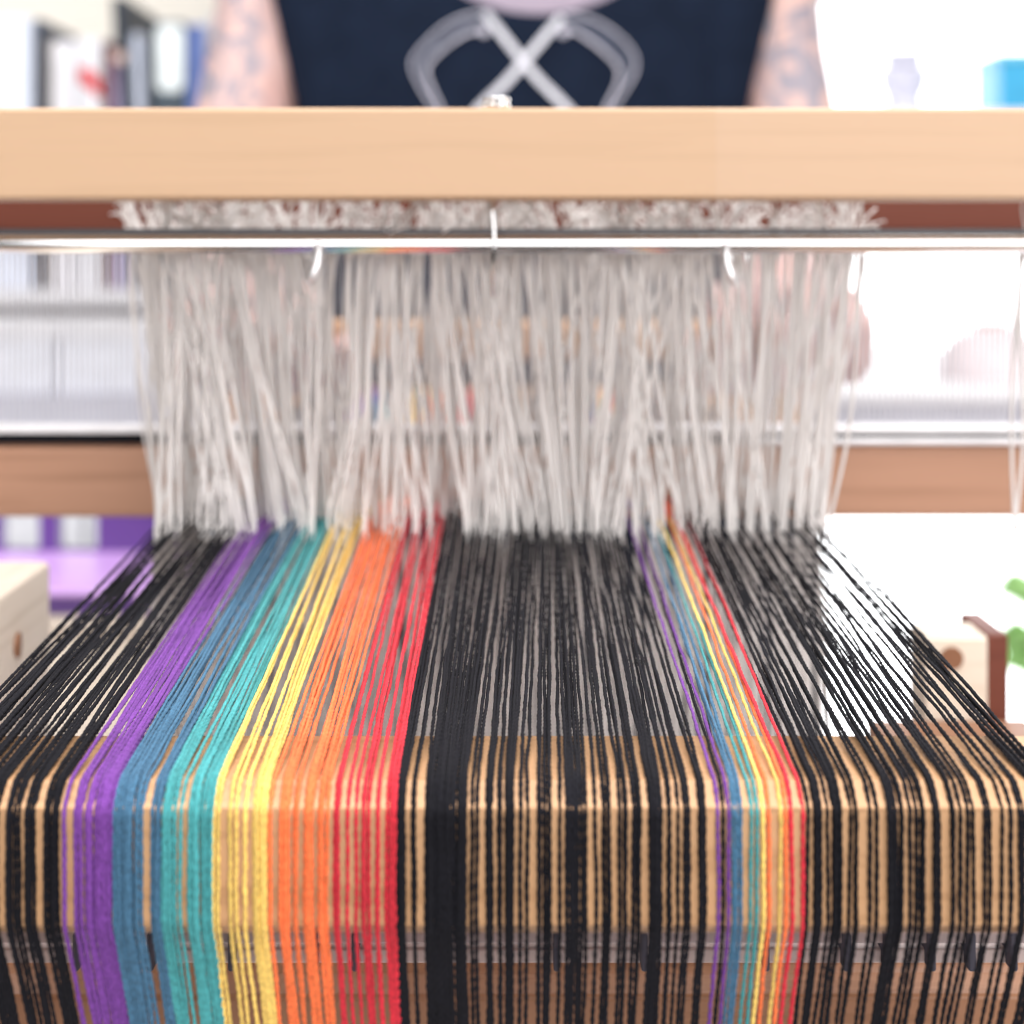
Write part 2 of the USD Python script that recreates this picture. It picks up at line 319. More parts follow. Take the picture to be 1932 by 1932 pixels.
# eye position of every thread: clusters of neighbouring heddles
eyes_u = np.array([CX + (u - CX) * DB / .600 * 1.0 for u, _, _ in seq])
tgt = np.interp(eyes_u, [271, 480, 545, 655, 715, 838, 1226, 1305, 1340, 1600], [283, 478, 545, 652, 712, 838, 1222, 1300, 1325, 1552])
by = {}
for q, (u, col, sect) in enumerate(seq): by.setdefault((sect if sect == 'narrow' else col + sect), []).append(q)
for k_, ids in by.items():
    if len(ids) < 3: continue
    o_ = sorted(ids, key=lambda q: tgt[q])
    step = (tgt[o_[-1]] - tgt[o_[0]]) / (len(o_) - 1)
    for n_, q in enumerate(o_):
        tgt[q] = .22 * tgt[q] + .78 * (tgt[o_[0]] + step * n_)
clus = []
i = 0
while i < N:
    k = random.choice([4, 5, 5, 6, 6, 7]) if i else 8
    clus.append(list(range(i, min(N, i + k)))); i += k
heads = np.zeros(N); eyes = np.zeros(N)
ev = np.zeros(N)
for cidx, cl in enumerate(clus):
    m_ = tgt[cl].mean()
    dv = rng.normal(0, 5)
    for q in cl:
        heads[q] = m_ + (tgt[q] - m_) * .42 + rng.normal(0, 1.0)
        eyes[q] = m_ + (tgt[q] - m_) * .96 + rng.normal(0, .5)
        ev[q] = 991 + dv + abs(heads[q] - m_) * -.55 + rng.normal(0, 3)
    if cidx == 0: ev[cl] += 18
def thread_mesh(u, ux_eye, v_eye, shaft, k, ride=0.0):
    de = SH[shaft]
    r = RT * (1 + rng.normal(0, .05))
    x_b = (u - CX) * DB / F
    x_e = (ux_eye - CX) * de / F
    z_e = zt(v_eye, .600) + (.6 - de) * .03
    ye0, zf = DB - r * .95 - ride, zt(1524, .36)
    # (x, y, z) way points from weaver to the warp beam
    x_r = x_b * .985
    far = [(x_r, 1.084, H - .0925), (x_r, .86, H - .098), (x_r, .684, H - .1015), (x_e, de, z_e)]
    top = [(x_b * .12 + x_e * .88 + 0, 0, 0)]
    yt, zt_ = .3690, zb + r * .9 + ride
    x_t = x_b + (x_e - x_b) * .02
    near = [(x_t, yt, zt_ + .00015), (x_b + (x_e - x_b) * .01, .3662, zt_ - .0002), (x_b, .3638 - ride * .6, zt_ - .0013), (x_b, .3618 - ride * .8, zt_ - .0031), (x_b, ye0, zf - .0006), (x_b, ye0, zt(1600, .36)), (x_b, ye0, zt(1680, .36)), (x_b, ye0 + .0001, zt(1744, .36))]
    k2 = .984
    end = [(x_b * (1 - (1 - k2) * .5) + .0, .3655, zt(1846, .3655)), (x_b * k2 - .0, .372, zt(1960, .372)), (x_b * .974, .378, zt(2040, .378))]
    W = np.array(far + near + end)
    # resample by arc length: coarse far from the lens, fine near
    L = np.r_[0, np.cumsum(np.linalg.norm(np.diff(W, axis=0), axis=1))]
    s = [0.0]
    while s[-1] < L[-1]:
        y = np.interp(s[-1], L, W[:, 1])
        s.append(s[-1] + (.00075 if y < .41 else .0011 if y < .47 else .002 if y < .60 else .02))
    s = np.minimum(np.array(s), L[-1])
    P = np.c_[[np.interp(s, L, W[:, q]) for q in range(3)]].T
    w = np.ones(5) / 5
    Q = P.copy()
    near_m = P[:, 1] < .5
    for q in range(3):
        f = np.convolve(np.pad(P[:, q], 2, mode='edge'), w, 'valid'); Q[near_m, q] = f[near_m]
    P = Q
    # slack and wobble sideways
    n1 = meshkit.noise(np.c_[s * 55, np.full(len(s), k * 3.7), np.zeros(len(s))], 3) - .5
    n2 = meshkit.noise(np.c_[s * 260, np.full(len(s), k * 5.1), np.zeros(len(s))], 5) - .5
    P[:, 0] += n1 * .00042 + n2 * .00018
    lift = np.clip((P[:, 1] - .40) / .1, 0, 1) * np.clip((.60 - P[:, 1]) / .1, 0, 1)
    P[:, 2] += lift * (rng.normal(0, .0006) + n1 * .0006)
    T = np.gradient(P, axis=0); T /= np.linalg.norm(T, axis=1, keepdims=True) + 1e-12
    A = np.cross(T, np.array([1.0, 0, 0])); A /= np.linalg.norm(A, axis=1, keepdims=True); B = np.cross(T, A)
    n = 8
    th = np.arange(n) * 2 * np.pi / n
    ph = s * 2 * np.pi / .0052 + k * 1.3 + 2.5 * n1
    lob = 1 + .22 * np.cos(2 * (th[None] - ph[:, None]))
    slub = 1 + .22 * (meshkit.noise(np.c_[s * 420, np.full(len(s), k * 2.3), np.zeros(len(s))], 9) - .5) * 1.4
    R = r * lob * slub[:, None]
    V = P[:, None] + R[..., None] * (np.cos(th)[None, :, None] * A[:, None] + np.sin(th)[None, :, None] * B[:, None])
    m = len(s)
    i, j = np.meshgrid(np.arange(m - 1), np.arange(n), indexing='ij'); i = i.ravel(); j = j.ravel()
    a, b, c_, d_ = i * n + j, i * n + (j + 1) % n, (i + 1) * n + (j + 1) % n, (i + 1) * n + j
    return trimesh.Trimesh(V.reshape(-1, 3), np.r_[np.c_[a, b, c_], np.c_[a, c_, d_]], process=False)
shafts = [(0, 2, 1, 3)[i % 4] for i in range(N)]
for i, (u, col, sect) in enumerate(seq):
    o = obj('warp_thread', thread_mesh(u, eyes[i], ev[i], shafts[i], i, RIDE[i]), YARN[col], None, True)
    lab = LABEL[col, sect]
    tag(o, lab, 'thread', {'left': 'black warp threads on the left', 'middle': 'black warp threads in the middle', 'right': 'black warp threads on the right'}.get(sect, '%s threads of the %s rainbow' % (col, sect)))
    if (col, sect) == ('black', 'narrow'): o.SetCustomDataByKey('group', 'black thread inside the narrow rainbow')

# ================================================================ HEDDLES
RH = .00063
def smooth_path(W, k=9):
    W = np.asarray(W, float)
    t = np.linspace(0, 1, len(W)); tt = np.linspace(0, 1, k)
    from scipy.interpolate import CubicSpline
    return CubicSpline(t, W)(tt)
def heddle_mesh(u_top, u_eye, v_eye, shaft, i, lower=True, tuft=True):
    d = SH[shaft]
    xt = (u_top - CX) * d / F; xe = (u_eye - CX) * d / F
    ztop = zt(452, d) + rng.normal(0, .0006); ze = zt(v_eye, .600) + (.6 - d) * .03
    g, ms = .0009 + .0016 * rng.random(), []
    for sgn in (-1, 1):
        jx = rng.normal(0, .0009, 3)
        tw = sgn * g
        W = [(xt + tw * .9, d + rng.normal(0, .001), ztop),
             (xt * .72 + xe * .28 + tw * 1.1 + jx[0], d + rng.normal(0, .0015), ztop * .72 + ze * .28),
             (xt * .40 + xe * .60 + tw * 1.0 + jx[1], d + rng.normal(0, .0015), ztop * .40 + ze * .60),
             (xt * .12 + xe * .88 + tw * .7 + jx[2] * .4, d, ztop * .15 + ze * .85),
             (xe + tw * .45, d, ze)]
        ms.append(tube(smooth_path(W, 13), RH * (1 + rng.normal(0, .06)), 6))
        if lower:
            xl = xe + rng.normal(0, .0035); zl = H - .205
            W = [(xe + tw * .45, d, ze), (xe * .6 + xl * .4 + tw + rng.normal(0, .0008), d, ze * .6 + zl * .4), (xl + tw * .9, d, zl)]
            ms.append(tube(smooth_path(W, 6), RH, 5))
    ms.append(tube([(xe - g * .5, d, ze - .0012), (xe, d - .0003, ze - .0022), (xe + g * .5, d, ze - .0012)], RH * 1.1, 6))
    if tuft:
        for q in range(3):
            a = rng.normal(0, .7); Lh = rng.uniform(.006, .020)
            x0 = xt + rng.normal(0, .0016)
            dx, dz = math.sin(a) * Lh, abs(math.cos(a)) * Lh
            yj = d + rng.uniform(-.006, .012)
            W = [(x0, d, ztop - .001), (x0 + dx * .35 + rng.normal(0, .001), yj, ztop + dz * .5), (x0 + dx * .8 + rng.normal(0, .0008), yj, ztop + dz), (x0 + dx * 1.15, yj, ztop + dz * rng.uniform(.9, 1.3))]
            ms.append(tube(smooth_path(W, 7), RH * .68, 5))
    return cat(ms)
tops = np.interp(heads, [283, 400, 600, 900, 1200, 1400, 1552], [285, 385, 590, 893, 1195, 1410, 1570])
for i in range(N):
    if RIDE[i] > 0: continue
    sh = shafts[i]
    low = meshkit.noise(np.array([[heads[i] / 95, sh * 7.3, 0]]), 4)[0] - .5
    ut = tops[i] + low * 170 + (rng.normal(0, 26) if rng.random() < .6 else rng.normal(0, 62)) - (12 if heads[i] < 850 else -6)
    o = obj('string_heddle', heddle_mesh(np.clip(ut, 255, 1600), heads[i], ev[i] + 6, sh, i), HED, None, True)
    _, hc_, hs_ = seq[i]
    where = {'wide': 'of the wide rainbow', 'narrow': 'of the narrow rainbow', 'left': 'left of the wide rainbow', 'middle': 'between the two rainbows', 'right': 'right of the narrow rainbow'}[hs_]
    tag(o, 'white looped cord heddle holding a %s thread %s' % (hc_, where), 'heddle', 'heddles of the %s threads %s' % (hc_, where))
for (ut, ue, ve, sh) in ((1622, 1560, 1008, 0), (1612, 1552, 1000, 1), (1604, 1556, 1006, 2), (1570, 1545, 990, 3), (1548, 1532, 985, 0)):
    o = obj('string_heddle', heddle_mesh(ut, ue, ve, sh, 0, False), HED, None, True)
    tag(o, 'white cord heddle without a thread, slanting at the right edge of the heddles', 'heddle', 'empty heddles at the right edge')
for k_, (ut, ue) in enumerate(((1936, 1916), )):
    o = obj('string_heddle', heddle_mesh(ut, ue, 990, 0, 0, False), HED, None, True)
    tag(o, 'lone white cord heddle hanging by itself in front of the beater at far right', 'heddle')

# ================================================================ THE WEAVER
SKIN = mat('skin', {'g': ('geometry', {}), 'n': ('noise_texture', {'scale': 34, 'detail': 2.5, 'distortion': 1.4}), 'r': ('rgb_ramp', {'ramp': [(.46, (.57, .39, .35)), (.56, (.22, .23, .28))]}),
    'n2': ('noise_texture', {'scale': 25, 'detail': 3}), 'r2': ('rgb_ramp', {'ramp': [(.3, (.50, .31, .28)), (.7, (.60, .41, .38))]}),
    's': ('separate_xyz', {}), 'zr': ('map_range', {'from_min': H - .01, 'from_max': H + .03, 'to_min': 0, 'to_max': .85, 'clamp': True}), 'ax': ('math', {'math_type': 'absolute'}), 'xr': ('map_range', {'from_min': .175, 'from_max': .19, 'to_min': 0, 'to_max': 1, 'clamp': True}),
    'mu': ('math', {'math_type': 'multiply'}), 'x': ('mix', {}),
    'p': ('principled_bsdf', {'roughness': .5, 'specular_ior_level': .35, 'subsurface_weight': .08, 'subsurface_scale': .004})},
    [('g.position', 'n.vector'), ('g.position', 'n2.vector'), ('n.fac', 'r.fac'), ('n2.fac', 'r2.fac'), ('g.position', 's.vector'), ('s.z', 'zr.value'), ('s.x', 'ax.value1'), ('ax.value', 'xr.value'), ('zr.result', 'mu.value1'), ('xr.result', 'mu.value2'), ('mu.value', 'x.fac'),
     ('r2.color', 'x.color1'), ('r.color', 'x.color2'), ('x.color', 'p.base_color')], surface='p.BSDF')
SHIRT = plain('navy_shirt', (.008, .014, .030), .9, .1, .15, 40, bump=.2)
PRINT = plain('white_print', (.70, .72, .78), .7, .2, .1, 90)
PRINT2 = plain('grey_print', (.05, .06, .09), .7, .2, .25, 120)
TROUS = plain('dark_trousers', (.02, .022, .03), .85, .2)
HAIR = plain('brown_hair', (.10, .06, .04), .6, .4)
XC, YC = .008, 1.300
# half width and half depth of the torso by height above the lens
ZS = [-.42, -.30, -.20, -.10, 0.0, .105, .19, .24, .285, .32, .345]
AW = [.225, .228, .222, .190, .168, .176, .194, .196, .180, .120, .070]
BD = [.115, .110, .100, .095, .096, .100, .102, .098, .085, .065, .050]
def torso(scale=1.0, z0=-.42, z1=.345, n=40, rings=46):
    zz = np.linspace(z0, z1, rings)
    a, b = np.interp(zz, ZS, AW) * scale, np.interp(zz, ZS, BD) * scale
    th = np.arange(n) * 2 * np.pi / n
    e = 2 / 2.5
    cx, sy = np.sign(np.cos(th)) * abs(np.cos(th)) ** e, np.sign(np.sin(th)) * abs(np.sin(th)) ** e
    V = np.concatenate([np.c_[XC + a_ * cx, YC + b_ * sy, np.full(n, H + z_)] for z_, a_, b_ in zip(zz, a, b)])
    f = []
    for i in range(rings - 1):
        for j in range(n):
            p, q = i * n + j, i * n + (j + 1) % n
            f += [[p, q, q + n], [p, q + n, p + n]]
    c0, c1 = len(V), len(V) + 1
    V = np.r_[V, [[XC, YC, H + z0]], [[XC, YC, H + z1]]]
    for j in range(n):
        f += [[c0, (j + 1) % n, j], [c1, (rings - 1) * n + j, (rings - 1) * n + (j + 1) % n]]
    return V, np.array(f)
def mani(v, f):
    return m3.Manifold(m3.Mesh(np.asarray(v, np.float32), np.asarray(f, np.uint32)))
def chain(pts):
    out = []
    for (p, r), (q, s) in zip(pts[:-1], pts[1:]):
        out.append(m3.Manifold.batch_hull([m3.Manifold.sphere(r, 16).translate(tuple(map(float, p))), m3.Manifold.sphere(s, 16).translate(tuple(map(float, q)))]))
    return out
def blob(pts):
    return m3.Manifold.batch_hull([m3.Manifold.sphere(r, 16).translate(tuple(map(float, p))) for p, r in pts])
person = thing('person', 'person in navy T-shirt standing behind the loom holding a wooden stick shuttle in both hands', 'person', (XC, YC, 0))
pieces = [mani(*torso(.965))]
# neck and head (above the frame)
pieces += chain([((XC, YC, H + .30), .060), ((XC, YC - .01, H + .42), .054)])
hz = H + .50
pieces.append(blob([((XC, YC - .01, hz + .03), .080), ((XC, YC + .02, hz + .02), .080), ((XC, YC - .035, hz - .06), .048), ((XC, YC - .055, hz - .085), .026)]))
pieces += chain([((XC, YC - .085, hz + .01), .010), ((XC, YC - .108, hz - .025), .013)])
for s in (-1, 1):
    pieces.append(blob([((XC + s * .083, YC + .005, hz + .01), .012), ((XC + s * .080, YC + .005, hz - .025), .009)]))
SHZ = .0475                        # shuttle height below the lens
yS = .850
for s, hu in ((-1, 455), (1, 1490)):
    hx = (hu - CX) * yS / F
    sh = (XC + s * .175, YC + .01, H + .275)
    el = (XC + s * .222, 1.235, H + .012) if s < 0 else (XC + s * .210, 1.235, H + .012)
    wr = (hx + s * .012, .945, H - .030)
    pieces += chain([(sh, .050), ((sh[0] * .5 + el[0] * .5, 1.275, H + .15), .040 if s < 0 else .037), (el, .037), ((el[0] * .6 + wr[0] * .4, 1.12, H - .004), .036), (wr, .026)])
    # palm behind the shuttle, fingers over its top and down the camera side
    xsn = [hx + s * q for q in (-.029, -.0095, .0095, .028)]       # index nearest the middle
    pieces.append(blob([(wr, .022), ((hx - s * .027, .893, H - SHZ + .010), .013), ((hx + s * .027, .895, H - SHZ + .006), .012), ((hx - s * .022, .897, H - SHZ - .020), .013), ((hx + s * .025, .90, H - SHZ - .018), .012)]))
    for q, x in enumerate(xsn):
        ln = (1.0, 1.12, 1.04, .82)[q]
        j = s * .001 * (q - 1.5)
        pieces += chain([((x, .888, H - SHZ + .012), .0098), ((x + j, .857, H - SHZ + .0215 * ln), .0095), ((x + 2 * j, .834, H - SHZ + .006), .0088), ((x + 2 * j, .834 + .002, H - SHZ - .010 * ln), .0082), ((x + 2 * j, .848, H - SHZ - .0185 * ln), .0075)])
    pieces += chain([((hx - s * .026, .905, H - SHZ - .016), .0125), ((hx - s * .042, .880, H - SHZ - .022), .0105), ((hx - s * .050, .855, H - SHZ - .016), .0090), ((hx - s * .054, .838, H - SHZ - .004), .0080)])
for s in (-1, 1):
    pieces += chain([((XC + s * .085, YC, H - .36), .098), ((XC + s * .090, YC + .01, .52), .062), ((XC + s * .092, YC + .03, .12), .042), ((XC + s * .092, YC + .03, .055), .042)])
    pieces.append(blob([((XC + s * .092, YC + .05, .045), .035), ((XC + s * .100, YC - .14, .035), .030)]))
body = m3.Manifold.batch_boolean(pieces, m3.OpType.Add).refine_to_length(.0065)
bm = body.to_mesh(); bm = trimesh.Trimesh(bm.vert_properties[:, :3], bm.tri_verts, process=False)
trimesh.smoothing.filter_taubin(bm, iterations=10)
part('body', bm, SKIN, person, True)
# T-shirt with a scoop neck and cap sleeves
sc_u = (1016 - CX) * 1.2 / F
scoop = m3.Manifold.cylinder(.40, .111, .111, 64).rotate((90, 0, 0)).translate((sc_u, 1.295, H + .1655 + .111))
neckhole = m3.Manifold.cylinder(.3, .072, .085, 40).translate((XC, YC, H + .27))
shirt = mani(*torso(1.0, -.26, .343))
for s in (-1, 1):
    shirt += blob([((XC + s * .12, YC + .01, H + .285), .050), ((XC + s * .168, YC + .01, H + .275), .056), ((XC + s * .192, YC + .008, H + .215), .050)])
    shirt += blob([((XC + s * .160, 1.246, H + .20), .030), ((XC + s * .145, 1.246, H + .10), .022), ((XC + s * .12, 1.26, H + .24), .04), ((XC + s * .11, 1.27, H + .08), .02)])
shirt = (shirt - scoop - neckhole).refine_to_length(.012).to_mesh()
part('t_shirt', trimesh.Trimesh(shirt.vert_properties[:, :3], shirt.tri_verts, process=True), SHIRT, person, 40)
trous = m3.Manifold.batch_boolean([mani(*torso(1.03, -.42, -.22))] + [p for s in (-1, 1) for p in chain([((XC + s * .085, YC, H - .36), .103), ((XC + s * .090, YC + .01, .52), .072), ((XC + s * .092, YC + .03, .10), .058)])], m3.OpType.Add).refine_to_length(.02).to_mesh()
ut = (mani(*torso(.985, -.05, .30)) - neckhole).refine_to_length(.02).to_mesh()
part('under_top', trimesh.Trimesh(ut.vert_properties[:, :3], ut.tri_verts, process=False), plain('lilac_under_top', (.36, .31, .38), .8, .2), person, 40)
part('trousers', trimesh.Trimesh(trous.vert_properties[:, :3], trous.tri_verts, process=True), TROUS, person, 50)
hair = blob([((XC, YC + .005, hz + .050), .085), ((XC, YC + .04, hz + .01), .085), ((XC, YC + .06, hz - .08), .055)]) - m3.Manifold.cube((.3, .12, .3), True).translate((XC, YC - .105, hz - .06))
part('hair', hair, HAIR, person, 50)
# the print on the chest: crossed rods, each with a curved double blade
def chest_y(x, z):
    a, b = np.interp(z - H, ZS, AW), np.interp(z - H, ZS, BD)
    return YC - b * np.maximum(1 - np.abs((x - XC) / a) ** 2.5, .02) ** (1 / 2.5)
def reg(X, Y): return ((650 + X * .3416) * .9928, Y * .3416 * .9928)
def chest_xz(X, Y):
    u, v = reg(X, Y); d = 1.203
    for _ in range(4):
        x, z = (u - CX) * d / F, H + (HV - v) * d / F
        d = float(chest_y(x, z))
    return x, z
def on_chest(poly, lift):
    """shapely polygon in (x, z) -> thin sheet that follows the chest"""
    out = []
    for g in getattr(poly, 'geoms', [poly]):
        m = trimesh.creation.extrude_polygon(g.segmentize(.006), .0006, engine='earcut')
        m = m.subdivide_to_size(.012) if len(m.faces) < 4000 else m
        v = m.vertices
        m.vertices = np.c_[v[:, 0], chest_y(v[:, 0], v[:, 1]) - lift - v[:, 2], v[:, 1]]
        m.fix_normals(); out.append(m)
    return cat(out)
def stroke(pts, w):
    P = smooth_path([chest_xz(*p) for p in pts], 24) if len(pts) > 2 else np.array([chest_xz(*p) for p in pts])
    return LineString(P).buffer(w / 2, cap_style='flat', quad_segs=4)
k_ = .3392 * 1.2 / F
rods = [stroke([(795, 72), (1010, 345), (1120, 470), (1250, 600), (1330, 720)], 42 * k_), stroke([(1222, 95), (1010, 345), (890, 480), (775, 590), (690, 715)], 42 * k_)]
part('print_rods', on_chest(rods[0].union(rods[1]), .0012), PRINT, person)
lo = [(800, 72), (680, 92), (560, 152), (460, 245), (398, 325), (395, 390), (430, 470), (490, 570), (560, 690)]
li = [(790, 165), (680, 192), (572, 262), (492, 342), (470, 400), (490, 470), (530, 560), (585, 680)]
ro = [(1232, 80), (1340, 92), (1450, 135), (1565, 222), (1628, 310), (1633, 380), (1600, 460), (1530, 570), (1465, 690)]
ri = [(1230, 170), (1310, 182), (1420, 255), (1508, 335), (1543, 400), (1530, 480), (1490, 560), (1440, 680)]
for o_, i_ in ((lo, li), (ro, ri)):
    fill = Polygon(list(smooth_path([chest_xz(*p) for p in o_], 24)) + list(smooth_path([chest_xz(*p) for p in i_], 24))[::-1]).buffer(0)
    b = part('print_blade', on_chest(fill, .0004), PRINT2, person)
    lines = stroke(o_, 13 * k_).union(stroke(i_, 18 * k_)).union(Point(chest_xz(i_[0][0], i_[0][1] + 10)).buffer(26 * k_))
    part('blade_outline', on_chest(lines, .0013), plain('lilac_print' + str(o_[0][0]), (.52, .52, .60), .7, .2, .2, 120), b)

sh0, sh1 = at(545, 627, yS)[0], at(1440, 627, yS)[0]
shut = m3.Manifold.batch_hull([m3.Manifold.sphere(.0045, 16).translate((x, yS, H - SHZ + z)) for x in (sh0 - .03, sh1 + .03) for z in (-.006, .006)])
shm = shut.to_mesh()
tag(obj('stick_shuttle', trimesh.Trimesh(shm.vert_properties[:, :3], shm.tri_verts, process=False), BEAM, None, 40), 'flat wooden stick shuttle gripped in the weaver\'s two hands behind the heddles', 'shuttle')

# ================================================================ BOOKSHELF AND BOOKS (left background)
D = 2.0
sx0, sx1 = -1.05, -.22
sb = thing('bookshelf', 'white bookshelf full of binders and books at the left behind the weaver', 'bookshelf', (-.6, 2.1, 0))
zs = zt(547, 1.95)
part('shelf_board', bx(sx0, sx1, 1.95, 2.28, zt(577, 1.95), zs, .002), WHITE, sb, 30)
part('shelf_board', bx(sx0, sx1, 1.95, 2.28, zs + .78, zs + .80, .002), WHITE, sb, 30)
zl = zt(745, 1.95)
part('shelf_board', bx(sx0, sx1, 1.93, 2.28, zt(835, 1.95), zl, .002), LAV, sb, 30)
part('shelf_board', bx(sx0, sx1, 1.95, 2.28, .08, .10, .002), WHITE, sb, 30)
for k in range(3):
    q0 = sx0 + k * (sx1 - sx0) / 3
    part('cabinet_door', bx(q0 + .002, q0 + (sx1 - sx0) / 3 - .002, 1.952, 1.968, .105, zt(835, 1.95) - .003, .002), plain('added_panel_white_%d' % k, (.84, .85, .90), .5), sb, 30)  # white panels added so the tray openings show something bright behind them
part('back_panel', bx(sx0, sx1, 2.28, 2.29, 0, zs + .80), CREAM, sb)
part('side_panel', bx(sx0 - .02, sx0, 1.95, 2.29, 0, zs + .80, .002), WHITE, sb, 30)
part('side_panel', bx(sx1, sx1 + .02, 1.95, 2.29, 0, zs + .80, .002), WHITE, sb, 30)
bc = {}
def bookmat(c):
    if c not in bc: bc[c] = plain('book_cover_%d' % len(bc), lin(*c), .5, .3, .06, 30)
    return bc[c]
X2 = lambda u: (u - CX) * D / F
books = [  # u0, u1, top v, colour, label, label patch (u0, u1, v0, v1, colour), lean
    (-14, 60, 33, (226, 232, 245), 'wide white ring binder at the left end of the shelf', None, 0),
    (63, 80, 36, (60, 70, 88), 'thin dark grey binder right of the wide white one', None, 0),
    (82, 96, 70, (128, 122, 116), 'grey brown book between dark binder and thin white book', None, 0),
    (98, 139, 78, (232, 230, 234), 'thin plain white book left of the red marked one', None, 0),
    (142, 192, 72, (226, 226, 230), 'white book with a red slanting mark on its spine', ('slash', 150, 190, 128, 165, (214, 40, 50)), 0),
    (195, 213, 78, (96, 40, 44), 'maroon book behind the lilac booklet', None, 0),
    (214, 236, 98, (190, 180, 215), 'lilac grey booklet with a pale top left of the black binder', ('box', 214, 236, 98, 118, (222, 196, 186)), 0),
    (239, 262, -8, (46, 54, 66), 'tall thin black binder leaning on its neighbour', None, 3.0),
    (266, 284, 62, (205, 212, 228), 'narrow pale grey blue book beside the leaning black binder', None, 2.2),
    (287, 350, 40, (70, 82, 92), 'dark grey ring binder with a big white spine label', ('round', 296, 346, 48, 172, (240, 248, 248)), 0),
    (353, 384, 46, (98, 118, 176), 'blue folder next to the dark binder with white label', None, 0),
    (388, 402, 30, (196, 198, 206), 'pale grey folder right of the blue folder', None, 0),
    (405, 470, 60, (222, 222, 226), 'white box file at the right of the shelf beside the arm', None, 0)]
for (u0, u1, vt, c_, lab, patch, lean) in books:
    x0, x1 = X2(u0), X2(u1)
    z1 = zt(vt, D)
    t = thing('book', lab, 'book', (x0, D, zs))
    m = bx(x0, x1, D, D + .2, zs + .0005, z1, .003)
    tr = None
    if lean:
        tr = trimesh.transformations.rotation_matrix(math.radians(-lean), (0, 1, 0), (x1, D, zs)) if False else trimesh.transformations.rotation_matrix(math.radians(-lean), (0, 1, 0), (x1, D, zs))
        m.apply_transform(tr)
        m.apply_translation((0, 0, zs + .0005 - m.vertices[:, 2].min()))
    part('cover', m, bookmat(c_), t, 30)
    # paper block showing at the top
    if not lean: part('pages', bx(x0 + .003, x1 - .003, D + .006, D + .197, z1 - .012, z1 + .0008), WHITE, t)
    if patch:
        kind, pu0, pu1, pv0, pv1, pc = patch
        a0, a1, b1, b0 = X2(pu0), X2(pu1), zt(pv0, D), zt(pv1, D)
        if kind == 'slash': pg = Polygon([(a0, b1), (a0 + .012, b1), (a1, b0 + .006), (a1, b0 - .012), (a0, b1 - .016)])
        elif kind == 'round': pg = sbox(a0 + .008, b0 + .008, a1 - .008, b1 - .008).buffer(.008)
        else: pg = sbox(a0, b0, a1, b1)
        part('spine_label', prism_y(pg, D - .0015, D + .0005), bookmat(pc), t)
# white storage boxes on the lower shelf
for k, (u0, u1) in enumerate(((-60, 120), (126, 330), (336, 520))):
    t = thing('storage_box', ('white storage box on the lower shelf, leftmost', 'white storage box in the middle of the lower shelf', 'white storage box on the lower shelf beside the weaver')[k], 'box', (X2(u0), D, zl))
    part('box_body', bx(X2(u0), X2(u1), 1.955, 2.25, zl + .0005, zt(606, 1.97), .004), plain('box_white_%d' % k, (.80, .82, .88), .6), t, 30)
    part('lid', bx(X2(u0) - .002, X2(u1) + .002, 1.952, 2.255, zt(606, 1.97) - .02, zt(597, 1.97), .003), WHITE, t, 30)

# ================================================================ RIGHT BACKGROUND
zd = zt(738, 1.5)
dk = thing('side_table', 'white side table with a grey apron in front of the window', 'table', (.85, 1.8, 0))
part('tabletop', bx(.235, 1.6, 1.5, 2.15, zd - .012, zd, .003), WHITE, dk, 30)
part('apron', bx(.245, 1.58, 1.515, 1.53, zd - .085, zd - .012), LAV, dk)
for sx in (.80, 1.55):
    for sy in (1.54, 2.1): part('leg', bx(sx - .02, sx + .02, sy - .02, sy + .02, 0, zd - .012), WHITE, dk)
# upturned bowl on it
c = at(1872, 690, 1.64)
bowl = thing('bowl', 'pale pinkish upturned bowl on the white side table seen through the reed', 'bowl', (c[0], 1.64, zd))
outp = [(.052, 0), (.0515, .012), (.048, .026), (.040, .039), (.028, .047), (.018, .050), (.017, .053), (0, .053)]
inp = [(0, .047), (.027, .044), (.037, .036), (.045, .024), (.0485, .011), (.049, 0)]
bw = trimesh.creation.revolve(np.array(([(.049, 0)] + outp + inp)), 40); bw.apply_translation((c[0], 1.64, zd + .0005))
part('bowl_body', bw, plain('bowl_pink', (.84, .74, .76), .5), bowl, 40)
rim = np.linspace(0, 2 * np.pi, 40)
part('foot_ring', tube(np.c_[c[0] + .017 * np.cos(rim), 1.64 + .017 * np.sin(rim), np.full(40, zd + .054)], .0022, 8), plain('bowl_rim', (.74, .55, .50), .5), bowl, True)
# window ledge with a jar and a blue box
zl2 = zt(214, 2.2)
lg = thing('window_ledge', 'white ledge in front of the window behind the loom bar', 'shelf', (1, 2.3, 0))
part('board', bx(.30, 1.6, 2.15, 2.45, zl2 - .02, zl2, .003), WHITE, lg, 30)
for sx in (.34, 1.55): part('bracket', bx(sx - .01, sx + .01, 2.2, 2.74, zl2 - .06, zl2 - .02), WHITE, lg)
c = at(1705, 214, 2.25)
jar = thing('jar', 'pale lilac jar with a shoulder and lid on the window ledge', 'jar', (c[0], 2.25, zl2))
jp = [(0, 0), (.030, 0), (.031, .012), (.024, .022), (.030, .034), (.034, .048), (.034, .060), (.022, .070), (0, .070)]
jm = trimesh.creation.revolve(np.array(jp), 32); jm.apply_translation((c[0], 2.25, zl2 + .0005))
part('jar_body', jm, plain('jar_lilac', (.62, .62, .73), .4), jar, 40)
jl = trimesh.creation.cylinder(.026, .016, 28); jl.apply_translation((c[0], 2.25, zl2 + .079))
part('lid', jl, plain('jar_lid', (.58, .58, .70), .4), jar, 40)
c0, c1 = at(1886, 214, 2.2), at(2000, 214, 2.2)
bb = thing('blue_box', 'bright cyan blue box at the right edge on the window ledge', 'box', (c0[0], 2.2, zl2))
